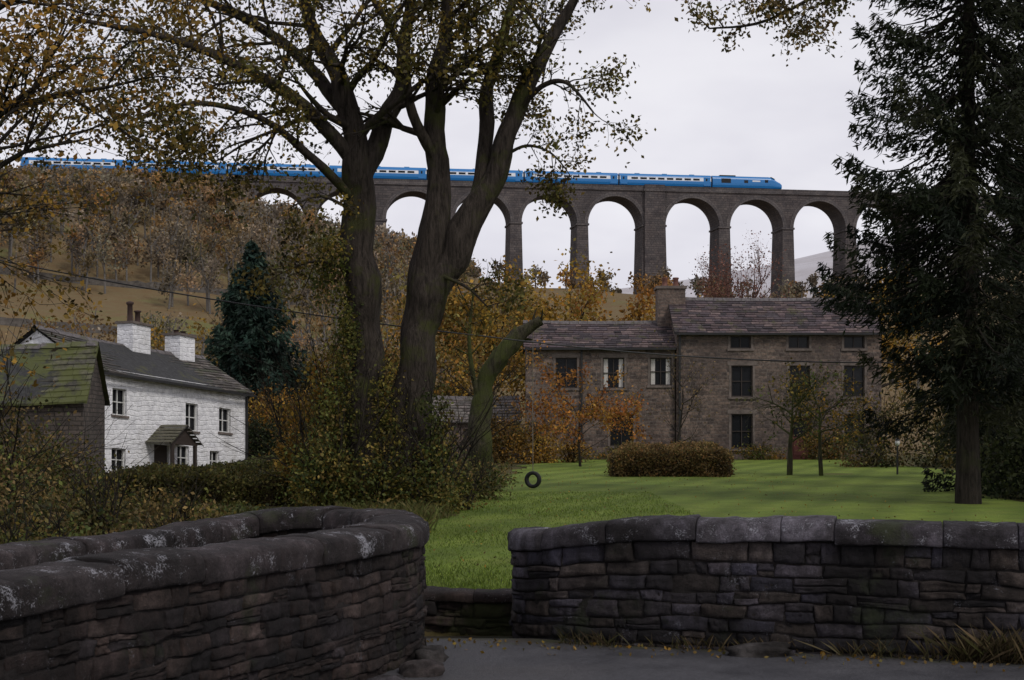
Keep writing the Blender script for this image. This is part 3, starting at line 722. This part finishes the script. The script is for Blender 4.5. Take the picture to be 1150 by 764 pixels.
def conifer(name,base,H,R,z0,pal,n=90,needles=70,size=.2,droop=.35,bark=BARKD,tr_=.28,power=.75,sig=.09,aspect=.22):
    e=empty(name); T=MB(); bx,by,bz=base
    tp=[Vector((bx+.1*noise.noise(Vector((z*.2,bx,0))),by,bz+z)) for z in np.linspace(-.2,H,12)]; T.grid(tube_rows(tp,[tr_*(1.15 if i==0 else 1)*(1-.93*i/11) for i in range(12)],10),closed=True)
    C=[];K=[];D=[]
    for i in range(n):
        f=z0+(1-z0)*((i+U(0,1))/n); z=H*f; L=R*(max(0,1-f)**power)*U(.5,1.15)+.15
        if f<z0+.15: L*=U(.5,1.0)
        az=U(0,2*math.pi); d=Vector((math.cos(az),math.sin(az),0)); p0=Vector((bx,by,bz+z)); pts=[]
        for t in np.linspace(0,1,7): pts.append(p0+d*L*t+Vector((0,0,L*(-droop*math.sin(t*2.2)+.12*t*t)+.15*noise.noise(p0+d*t*2)))) 
        T.grid(tube_rows(pts,[max(.035*(1-t)*tr_/.28,.006) for t in np.linspace(0,1,7)],4),closed=True)
        m_=int(needles*(L/R))+6
        A=np.array([list(p) for p in pts]); tt=rng.random(m_)**.7*5.99; ii=tt.astype(int); q=A[ii]+(A[ii+1]-A[ii])*(tt-ii)[:,None]
        side=np.array([-d.y,d.x,0]); wdt=.30*L*(1-tt/6)*.9+sig
        off=rng.normal(size=m_); q=q+side*(off*wdt)[:,None]*.6; hang=np.abs(rng.normal(size=m_))*sig*2.2
        q[:,2]-=np.abs(off)*wdt*.35+hang
        C.append(q); K.append(palcols(pal,1,.3)[0]*(1+.3*rng.normal(size=(m_,1))).clip(.3,1.9))
        dd=np.array([d.x,d.y,0])*.6+side*np.sign(off)[:,None]*.6; dd[:,2]=-.55; D.append(dd)
    T.build('trunk_and_branches',[bark],e)
    C=np.concatenate(C);K=np.concatenate(K);D=np.concatenate(D); leafmesh('needles',C,size*rng.uniform(.6,1.3,len(C)),K,e,aspect,0,None,D)
conifer('spruce_tree',(9.95,31,.1),19,3.6,.15,SPRU,240,420,.22,.42,power=.5,tr_=.27)
conifer('spruce_tree',(13.4,36,.1),17,3.4,.05,SPRU,160,330,.26,.4)
conifer('spruce_tree',(16.2,42,.1),18,3.6,.05,SPRU,140,330,.3,.4)
conifer('conifer_tree',(-14.6,80,0),12.4,4.6,.04,CONIF,300,260,.42,.12,sig=.2,power=.75,aspect=.35)

def btree(name,base,H,Rr,pal,per,size,sig,keep=1,lv=2,k=5,nl=7,tfrac=.3,bark=BARKD,tr_=None,up=.05,bias=None,sp=.8):
    e=empty(name); T=Tree(); b=Vector(base); tr_=tr_ or H*.022
    top=b+Vector((U(-.05,.05)*H,U(-.05,.05)*H,H*.72))
    limb(T,[b-Vector((0,0,.3)),b+Vector((.02*H*U(-1,1),0,H*tfrac)),b.lerp(top,.65),top],[tr_*1.25,tr_,tr_*.6,tr_*.2],4,.6,H*.25,lvl=max(lv-1,0),k=k,sides=8)
    for i in range(nl):
        f=tfrac+(.75-tfrac)*(i+.5)/nl; az=i*2.4+U(-.5,.5); p=b.lerp(top,f/.72 if f<.72 else 1)
        d=Vector((math.cos(az),math.sin(az),U(.35,.9))).normalized()
        grow(T,p,d,tr_*.45,Rr*U(.85,1.2),lv,k,up,.18,sp,bias)
    T.mb.build('trunk_and_branches',[bark],e)
    if per: twleaves(T,'leaves',pal,per,size,sig,e,keep)
LFT=[(.27,.16,.028),(.20,.12,.024),(.13,.095,.026),(.29,.145,.024),(.09,.068,.02)]
btree('autumn_oak_tree',(-9.1,21,0),10.2,3.2,LFT,26,.095,.16,1.4,2,6,17,.42,BARKD,.17,up=-.01)
btree('autumn_oak_tree',(-9.0,19.5,0),5.2,1.8,LFT,18,.09,.13,1.0,2,5,9,.35,BARKD,.12,up=-.02)
btree('autumn_oak_tree',(-13.4,29,0),10,3.4,LFT+OLIVE,18,.12,.16,1.3,2,5,12,.4,BARKD,.2,up=.0)
T=Tree(); te=empty('overhanging_tree')
limb(T,[(9.6,17,-.2),(9.5,17,3),(9.2,17,6),(8.7,17,9),(8.5,17,12)],[.4,.34,.3,.2,.08],5,.6,2.2,**kw)
limb(T,[(9.2,17,6.2),(7.6,17,8.1),(6.0,17,8.5),(4.8,17,8.2),(3.8,17,7.8),(3.0,17,7.5)],[.16,.12,.09,.065,.04,.015],14,.4,.75,up=-.02,lvl=2,k=4)
limb(T,[(5.0,17,8.2),(4.0,17.2,7.35),(3.1,17.3,6.85),(2.4,17.3,6.75)],[.03,.025,.018,.01],7,.3,.45,up=-.03,lvl=1,k=4)
T.mb.build('trunk_and_branches',[BARKD],te); twleaves(T,'leaves',OLIVE+BROWN+[(.04,.03,.014)],20,.065,.09,te,1.25)
btree('golden_tree',(-1.4,104,h(-2.2,104)),10.4,4.8,GOLD+[(.15,.125,.035)],34,.34,.5,1.4,2,5,13,.2)
btree('golden_tree',(4.8,112,h(4.8,112)),9.6,4.2,GOLD+ORNG,30,.34,.5,1.3,2,5,11,.2)
btree('golden_tree',(11.0,110,h(10,110)),9.2,3.6,ORNG+GOLD,30,.34,.5,1.3,2,5,11,.2)
btree('bare_tree',(15.2,98,h(15,98)),13.2,3.6,[(.2,.085,.06),(.15,.07,.05)],5,.16,.3,1,2,8,15,.2,m_bark('bark_reddish',(.13,.07,.055),(.09,.06,.035),.1),.2,up=.2,sp=.6)
btree('golden_tree',(25.5,100,h(25,100)),12.5,3,GOLD,20,.32,.35,1.1,2,5,9,.3)
btree('small_autumn_tree',(2.9,60,.2),3.3,1.8,[(.32,.13,.025),(.28,.16,.03),(.22,.075,.02)],14,.14,.16,1.1,2,5,9,.15,tr_=.05,up=.0)
btree('bare_garden_tree',(8.0,68,.2),5.0,1.6,BROWN,2,.12,.15,.5,2,5,8,.15,tr_=.06,up=.12)
btree('bare_garden_tree',(-1.2,63,.2),6.0,2.2,BROWN+ORNG,6,.15,.2,.8,2,5,9,.15,tr_=.09,up=.1)
btree('apple_tree',(9.6,49,.2),3.6,1.6,OLIVE+GREEN,5,.12,.14,.8,2,6,7,.3,BARKM,.085,up=-.02)
btree('apple_tree',(10.5,48.4,.2),3.3,1.5,OLIVE+GOLD,5,.12,.14,.8,2,6,7,.3,BARKM,.07,up=-.02)
btree('autumn_tree',(-9.6,86,.2),5.8,2.8,ORNG+BROWN,20,.26,.35,1.2,2,5,9,.12)
btree('autumn_tree',(-5.0,84,.2),6.5,2.8,OLIVE+GOLD,18,.25,.35,1.1,2,5,10,.12)
btree('autumn_tree',(-20.5,88,.2),6.5,3.2,BROWN+GOLD,20,.26,.35,1.2,2,5,10,.12)

def bush(name,blobs,pal,n,size,stems=True,vj=.35):
    e=empty(name); C=[];K=[]; T=Tree(); tot=sum(b[3]*b[4]*b[5] for b in blobs)
    for (x,y,z,a,b_,c_) in blobs:
        m_=int(n*a*b_*c_/tot); ncl=max(6,m_//40)
        d=rng.normal(size=(ncl,3)); d/=np.linalg.norm(d,axis=1,keepdims=True); r=rng.random((ncl,1))**.33
        ctr=d*r*np.array([a,b_,c_])+np.array([x,y,z]); ctr[:,2]=np.maximum(ctr[:,2],h(x,y)+.02)
        s=.22*np.array([a,b_,c_])**.6; k=rng.integers(0,ncl,m_); p=ctr[k]+rng.normal(size=(m_,3))*s
        p[:,2]=np.where(p[:,2]<h(x,y),h(x,y)+rng.random(m_)*.3,p[:,2])
        C.append(p); kc=palcols(pal,ncl,vj); K.append(kc[k]*(1+.25*rng.normal(size=(m_,1))).clip(.35,1.9))
        if stems:
            for i in range(7): grow(T,Vector((x+U(-.3,.3)*a,y,h(x,y)-.05)),Vector((U(-.5,.5),U(-.5,.5),1)).normalized(),.02+.01*c_,c_*1.9+ (z-h(x,y))*.8,1,5,.02)
    if stems: T.mb.build('stems',[BARKD],e)
    C=np.concatenate(C);K=np.concatenate(K); leafmesh('leaves',C,size*rng.uniform(.55,1.3,len(C)),K,e)
YO=[(.23,.18,.036),(.16,.135,.032),(.11,.11,.026),(.18,.12,.036)]
bush('ivy_shrub',[(-3.7,28.2,.9,.7,.8,.9),(-2.7,27.8,.7,.7,.5,.7),(-1.7,27.9,.7,.6,.6,.8),(-3.5,28.4,2.3,.4,.4,.9),(-1.5,28.3,1.9,.3,.4,.8),(-1.0,28.6,.4,.45,.6,.4)],YO+GREEN,14000,.08)
bush('ivy_shrub',[(-2.45,28.55,1.5,.35,.25,1.6),(-3.35,28.6,3.8,.25,.3,1.0),(-3.65,28.5,5.0,.35,.3,.7)],YO+GREEN,5500,.08,False)
bush('hazel_shrub',[(-4.3,31,1.3,.8,.8,1.2),(-4.0,30.6,2.8,.5,.5,1.0)],YO+GOLD,7000,.1)
bush('bramble_bush',[(-7.2,19.5,.6,1.1,.9,.8),(-6.0,20.5,.35,.9,.8,.55),(-5.2,22,.25,.9,.7,.45),(-8.2,22,1.1,1.2,1,1.2)],DARKG+GREEN+BROWN+BROWN,18000,.075)
bush('bramble_bush',[(-7.5,26,.3,1.5,.8,.5),(-5.6,25.5,.15,1.2,.7,.3),(-9.8,30,.6,1.4,1,.9)],BROWN+OLIVE+GREEN,14000,.085)
bush('bramble_bush',[(-4.3,17.5,.2,.9,.6,.3),(-5.6,16.6,.25,.9,.6,.45),(-3.6,20,.2,1.3,.8,.28)],GREEN+OLIVE,10000,.06)
bush('autumn_shrub',[(-12.3,72,1.6,2,1.5,2.0),(-10.2,73,1.6,1.8,1.4,1.9),(-8.4,74,1.2,1.5,1.2,1.6)],BROWN+ORNG+ORNG+GOLD,14000,.16)
bush('autumn_shrub',[(-7.5,62,1.0,2,1.5,1.4),(-5.0,60,1.0,1.4,1.2,1.4)],BROWN+ORNG,9000,.14)
bush('dark_evergreen_bush',[(-11.2,64.5,1.0,1.0,.9,1.2)],DARKG,5000,.14)
bush('garden_shrub',[(1.2,66,1.0,1.0,.8,1.0),(-.6,66,1.3,1.1,.8,1.3),(2.9,67,.7,.9,.7,.6)],BROWN+ORNG+GOLD,8000,.13)
bush('garden_shrub',[(5.5,72.8,.5,1.2,.5,.4),(9,72.8,.6,1.4,.5,.5),(12.5,72.8,.5,1.4,.5,.4),(16,72.6,.9,1.3,.6,.9)],BROWN+GREEN+ORNG,7000,.12)
bush('undergrowth',[(-.8,33,.45,.7,.7,.45),(-1.7,32.5,.9,.7,.7,.9),(-.8,37,.6,.8,.5,.5)],BROWN+OLIVE+GREEN,7000,.08)
bush('laurel_bush',[(12.4,33,.9,1.6,1.2,1.1),(14.6,35,1.4,1.8,1.3,1.8),(11.9,36,.4,1.0,.8,.5)],DARKG+[(.03,.035,.012)],14000,.12)
bush('laurel_bush',[(15.2,60,1.2,1.7,1.2,1.6),(18.5,60,2.2,2.4,1.5,2.6),(17,50,1.6,2.2,1.3,2.0)],DARKG+OLIVE+BROWN,14000,.15)
def hedge(name,pts,w,hh,pal,n,size):
    pa=Path(pts); s=rng.random(n)*pa.L; q=rng.random(n); out=np.empty((n,3)); K=palcols(pal,n,.35)
    for i in range(n):
        p,nn=pa.at(s[i]); e_=min(s[i],pa.L-s[i]); rr=min(1,.35+e_/.7) if e_<.45 else 1
        hz=hh*(1+.2*noise.noise(Vector((s[i]*1.3,0,hh))))*min(1,.65+e_*.6)
        if q[i]<.42: a=U(-1,1); z=hz*(1-.25*abs(a)**2.5)
        elif q[i]<.85: a=-1 if random.random()<.7 else 1; z=hz*U(0,.9)
        else: a=U(-.9,.9); z=hz*U(0,.95)
        a*=1+.16*noise.noise(Vector((s[i]*2,z*2,7)))
        x_=p.x+nn.x*a*w/2*rr+random.gauss(0,.06);y_=p.y+nn.y*a*w/2*rr+random.gauss(0,.06)
        out[i]=(x_,y_,h(x_,y_)+z+random.gauss(0,.05))
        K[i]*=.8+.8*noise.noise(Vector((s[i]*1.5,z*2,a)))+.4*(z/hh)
    e=empty(name); leafmesh('leaves',out,size*rng.uniform(.6,1.3,n),K,e)
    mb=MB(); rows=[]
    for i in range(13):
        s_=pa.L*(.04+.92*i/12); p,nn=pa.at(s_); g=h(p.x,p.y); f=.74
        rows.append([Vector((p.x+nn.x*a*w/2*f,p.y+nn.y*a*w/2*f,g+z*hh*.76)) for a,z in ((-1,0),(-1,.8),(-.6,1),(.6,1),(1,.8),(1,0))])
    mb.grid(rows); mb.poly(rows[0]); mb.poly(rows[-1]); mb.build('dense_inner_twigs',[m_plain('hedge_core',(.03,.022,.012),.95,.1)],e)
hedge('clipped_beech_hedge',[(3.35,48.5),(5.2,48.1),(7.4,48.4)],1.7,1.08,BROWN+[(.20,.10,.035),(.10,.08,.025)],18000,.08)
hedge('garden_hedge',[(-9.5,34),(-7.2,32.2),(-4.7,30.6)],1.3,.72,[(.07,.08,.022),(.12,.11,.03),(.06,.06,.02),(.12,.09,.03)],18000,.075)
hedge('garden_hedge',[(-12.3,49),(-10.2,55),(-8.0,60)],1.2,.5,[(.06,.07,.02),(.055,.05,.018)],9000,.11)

C=[];K=[];S=[]; tk=MB()
def crown(x,y,H,R,pal,m_):
    g=h(x,y); base=palcols(pal,1,.3)[0]; nb=6
    for b in range(nb):
        a=U(0,6.28); rr=U(0,.6)*R; cz=g+H*U(.35,.85); cxx=x+rr*math.cos(a); cyy=y+rr*math.sin(a); q=U(.3,.55)*R
        n_=m_//nb; d=rng.normal(size=(n_,3)); d/=np.linalg.norm(d,axis=1,keepdims=True); r=rng.random((n_,1))**.4*(1+.25*rng.normal(size=(n_,1)))
        C.append(d*r*np.array([q,q,q*1.1])+np.array([cxx,cyy,cz])); k=base*U(.7,1.3); K.append(k*(1+.3*rng.normal(size=(n_,1))).clip(.3,1.9)); S.append(rng.uniform(.3,.75,n_)*(y/230))
    tk.grid(tube_rows([Vector((x,y,g-.5)),Vector((x+U(-.3,.3),y,g+H*.5)),Vector((x+U(-1,1),y,g+H*.9))],[.2,.13,.05],4),closed=True)
    for q in range(4):
        a=U(0,6.28); z=g+H*U(.3,.6); tk.grid(tube_rows([Vector((x,y,z)),Vector((x+R*.7*math.cos(a),y+R*.7*math.sin(a),z+H*.35))],[.09,.03],3),closed=True)
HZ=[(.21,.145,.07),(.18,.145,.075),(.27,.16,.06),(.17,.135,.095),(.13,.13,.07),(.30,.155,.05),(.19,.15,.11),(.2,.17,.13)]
cnt=0
for i in range(8000):
    x=U(-150,-8); y=U(112,330)
    if x<-.42*y-8 or y>VF(x,0,0).y-9: continue
    px=x/y*1597
    d=noise.noise(Vector((x*.025,y*.025,1)))
    if 150<y<195 and px<-260 and d<-.02: continue
    if y<230 and random.random()<.25: continue
    g=h(x,y); Ht=U(5.5,9.5)
    lim=1.9+(480-(190 if px<-290 else 190+(px+290)*.42))*y/1597
    if g+Ht>lim+1.0: Ht=max(2.5,lim-g)
    crown(x,y,Ht,U(2.2,3.9),HZ,190); cnt+=1
    if cnt>850: break
for i in range(150):
    x=U(-12,75); y=U(125,320)
    if noise.noise(Vector((x*.03,y*.03,8)))<-.1 and y>160: continue
    crown(x,y,U(3.5,6),U(2,3.4),HZ,180)
for i in range(24): crown(U(-60,60),U(90,102),U(3.5,5.5),U(2,3),HZ+[(.1,.1,.03)],420)
we=empty('woodland'); tk.build('tree_trunks',[m_plain('bark_grey_distant',(.13,.12,.11),.9,.1)],we)
leafmesh('tree_crowns',np.concatenate(C),np.concatenate(S),np.concatenate(K),we)
print('wood',cnt)
FWM=m_plain('field_wall_stone',(.10,.09,.08),.95,.1,.4,2)
def fieldwall(pts):
    mb=MB(); pa=Path(pts); n=int(pa.L/1.2); L=[];Tt=[];Rr=[]
    for i in range(n+1):
        p,nn=pa.at(pa.L*i/n); g=h(p.x,p.y); t=g+1.0+U(-.18,.18)
        L.append((p.x-nn.x*.3,p.y-nn.y*.3,g-.5)); Tt.append((p.x-nn.x*.2,p.y-nn.y*.2,t)); Rr.append((p.x+nn.x*.2,p.y+nn.y*.2,t)); 
    mb.grid([L,Tt,Rr],smooth=False); mb.build('field_wall',[FWM])
fieldwall([(-80,165),(-55,170),(-35,172),(-18,180)]); fieldwall([(-90,205),(-60,208),(-30,214)])

def blades(name,P,hgt,pal,w=.008,lean=.4):
    P=np.asarray(P); N=len(P); hgt=np.broadcast_to(hgt,(N,))*rng.uniform(.5,1.3,N)
    a=rng.random(N)*6.283; dx=np.cos(a)*w; dy=np.sin(a)*w; L=rng.normal(size=(N,2))*lean*hgt[:,None]
    V=np.empty((N,4,3)); V[:,0]=P+np.stack([-dx,-dy,0*dx],1); V[:,1]=P+np.stack([dx,dy,0*dx],1)
    V[:,2]=P+np.stack([dx*.4+L[:,0],dy*.4+L[:,1],hgt],1); V[:,3]=P+np.stack([-dx*.6+L[:,0]*.5,-dy*.6+L[:,1]*.5,hgt*.6],1)
    me=bpy.data.meshes.new(name); me.vertices.add(4*N); me.vertices.foreach_set('co',V.ravel()); me.loops.add(4*N); me.loops.foreach_set('vertex_index',np.arange(4*N,dtype=np.int32))
    me.polygons.add(N); me.polygons.foreach_set('loop_start',np.arange(0,4*N,4,dtype=np.int32)); me.update(calc_edges=True)
    ca=me.color_attributes.new('Col','FLOAT_COLOR','POINT'); cc=np.ones((N,4,4)); cc[:,:,:3]=palcols(pal,N,.3).reshape(N,1,3).clip(0,1); ca.data.foreach_set('color',cc.ravel().astype(np.float32))
    me.materials.append(FOL); link(bpy.data.objects.new(name,me))
pts=[]
while len(pts)<38000:
    y=14.4+ (random.random()**1.6)*22; x=U(-2.6,2.0)
    if y>20: x=U(-2.6,3.5)
    pts.append((x,y,h(x,y)+.01))
blades('lawn_grass_blades',pts,.045,[(.11,.165,.025),(.16,.21,.035),(.085,.125,.022)],.006,.5)
pts=[]
for i in range(11000):
    x=U(-3.4,-.2); y=U(15,33)
    if x>-1.7+.35*math.sin(y*2)+(y-16)*.05-.2: continue
    pts.append((x,y,h(x,y)))
blades('rough_grass',pts,.26,[(.09,.11,.028),(.16,.13,.05),(.07,.08,.02)],.008,.5)
pts=[]
for i in range(3000):
    cl=random.random()
    if cl<.8: x=3.3+abs(random.gauss(0,1.3))
    else: x=U(.4,3.3)
    if noise.noise(Vector((x*2.2,1,1)))<-.02 and random.random()<.8: continue
    y=12.86-x*.275-.25-abs(random.gauss(0,.07)); pts.append((x,y,0))
hg=[.1+.22*ss(2.5,4.5,p[0])*random.random()+.03 for p in pts]
blades('dry_grass_weeds',pts,np.array(hg),[(.10,.08,.04),(.06,.06,.02),(.12,.085,.045),(.05,.035,.02)],.004,.6)
C=[]
for i in range(330):
    x=U(-1,7); y=12.75-x*.26-.2-abs(random.gauss(0,.3)); C.append((x,y,.02))
for i in range(900):
    x=U(-1.6,9); y=U(14.8,60); C.append((x,y,h(x,y)+.06))
leafmesh('fallen_leaves',C,.045,palcols(BROWN+GOLD,len(C)))

def wire(name,pts,r):
    mb=MB(); mb.grid(tube_rows([Vector(p) for p in pts],[r]*len(pts),5),closed=True); mb.build(name,[LEAD])
def cat(a,b,sag,n=24): 
    a=Vector(a);b=Vector(b); return [a.lerp(b,i/n)-Vector((0,0,sag*4*(i/n)*(1-i/n))) for i in range(n+1)]
wire('overhead_cable',cat((-12.5,33,5.9),(-.55,33,4.0),.15)+cat((-.55,33,4.0),(14,36,3.7),.35)[1:],.017)
gl=empty('garden_lamp'); mb=MB(); x0,y0=13.55,50
mb.grid(tube_rows([Vector((x0,y0,.1)),Vector((x0,y0,1.25))],[.035,.03],8),closed=True); mb.build('post',[LEAD],gl)
mb=MB(); mb.grid([[Vector((x0+r*math.cos(q*.628),y0+r*math.sin(q*.628),1.25+z)) for q in range(10)] for r,z in ((.03,0),(.07,.04),(.09,.11),(.07,.18),(.02,.2))],closed=True); mb.build('globe',[FRW],gl)
mb=MB(); mb.grid([[Vector((x0+r*math.cos(q*.628),y0+r*math.sin(q*.628),1.25+z)) for q in range(10)] for r,z in ((.1,.19),(.06,.25),(.01,.28))],closed=True); mb.build('cap',[LEAD],gl)

# ------------------------------------------------------------ light
sd=Vector((.5,-.6,.8)).normalized(); el=math.asin(sd.z); az=math.atan2(sd.x,sd.y)
w=bpy.data.worlds.new('World'); scene.world=w; w.use_nodes=True; nt=w.node_tree; nt.nodes.clear()
sky=nd(nt,'ShaderNodeTexSky',sky_type='NISHITA'); sky.sun_disc=False; sky.sun_elevation=el; sky.sun_rotation=az
hs_=nd(nt,'ShaderNodeHueSaturation',{'Saturation':.15,'Value':1.2,'Color':sky.outputs[0]}).outputs[0]
tc=nd(nt,'ShaderNodeTexCoord').outputs['Generated']
mp=nd(nt,'ShaderNodeMapping',{'Vector':tc,'Scale':(1,1,2.6)}).outputs[0]
nz=noi(nt,mp,2.6,5,.55)
cl=mixc(nt,ramp(nt,nz,.38,.62),(7.4,7.3,8.1),(9.4,9.3,9.8))
sp_=nd(nt,'ShaderNodeSeparateXYZ',{0:tc})
cl=mixc(nt,ramp(nt,sp_.outputs['Z'],.16,.45,0,.7),cl,(5.4,5.3,6.2))
col=mixc(nt,.92,hs_,cl)
bg=nd(nt,'ShaderNodeBackground',{'Color':col,'Strength':.1}); o=nd(nt,'ShaderNodeOutputWorld'); nt.links.new(bg.outputs[0],o.inputs[0])
L=bpy.data.lights.new('sun','SUN'); L.energy=1.4; L.angle=math.radians(12); L.color=(1,.95,.88)
lo=bpy.data.objects.new('sun',L); scene.collection.objects.link(lo); lo.rotation_euler=sd.to_track_quat('Z','Y').to_euler()
cam=bpy.data.cameras.new('camera'); co=bpy.data.objects.new('camera',cam); scene.collection.objects.link(co)
co.location=(0,0,1.9); co.rotation_euler=(math.radians(90),0,0); cam.lens=50; cam.sensor_width=36; cam.shift_y=98/1150; cam.clip_end=6000; cam.clip_start=.1
scene.camera=co
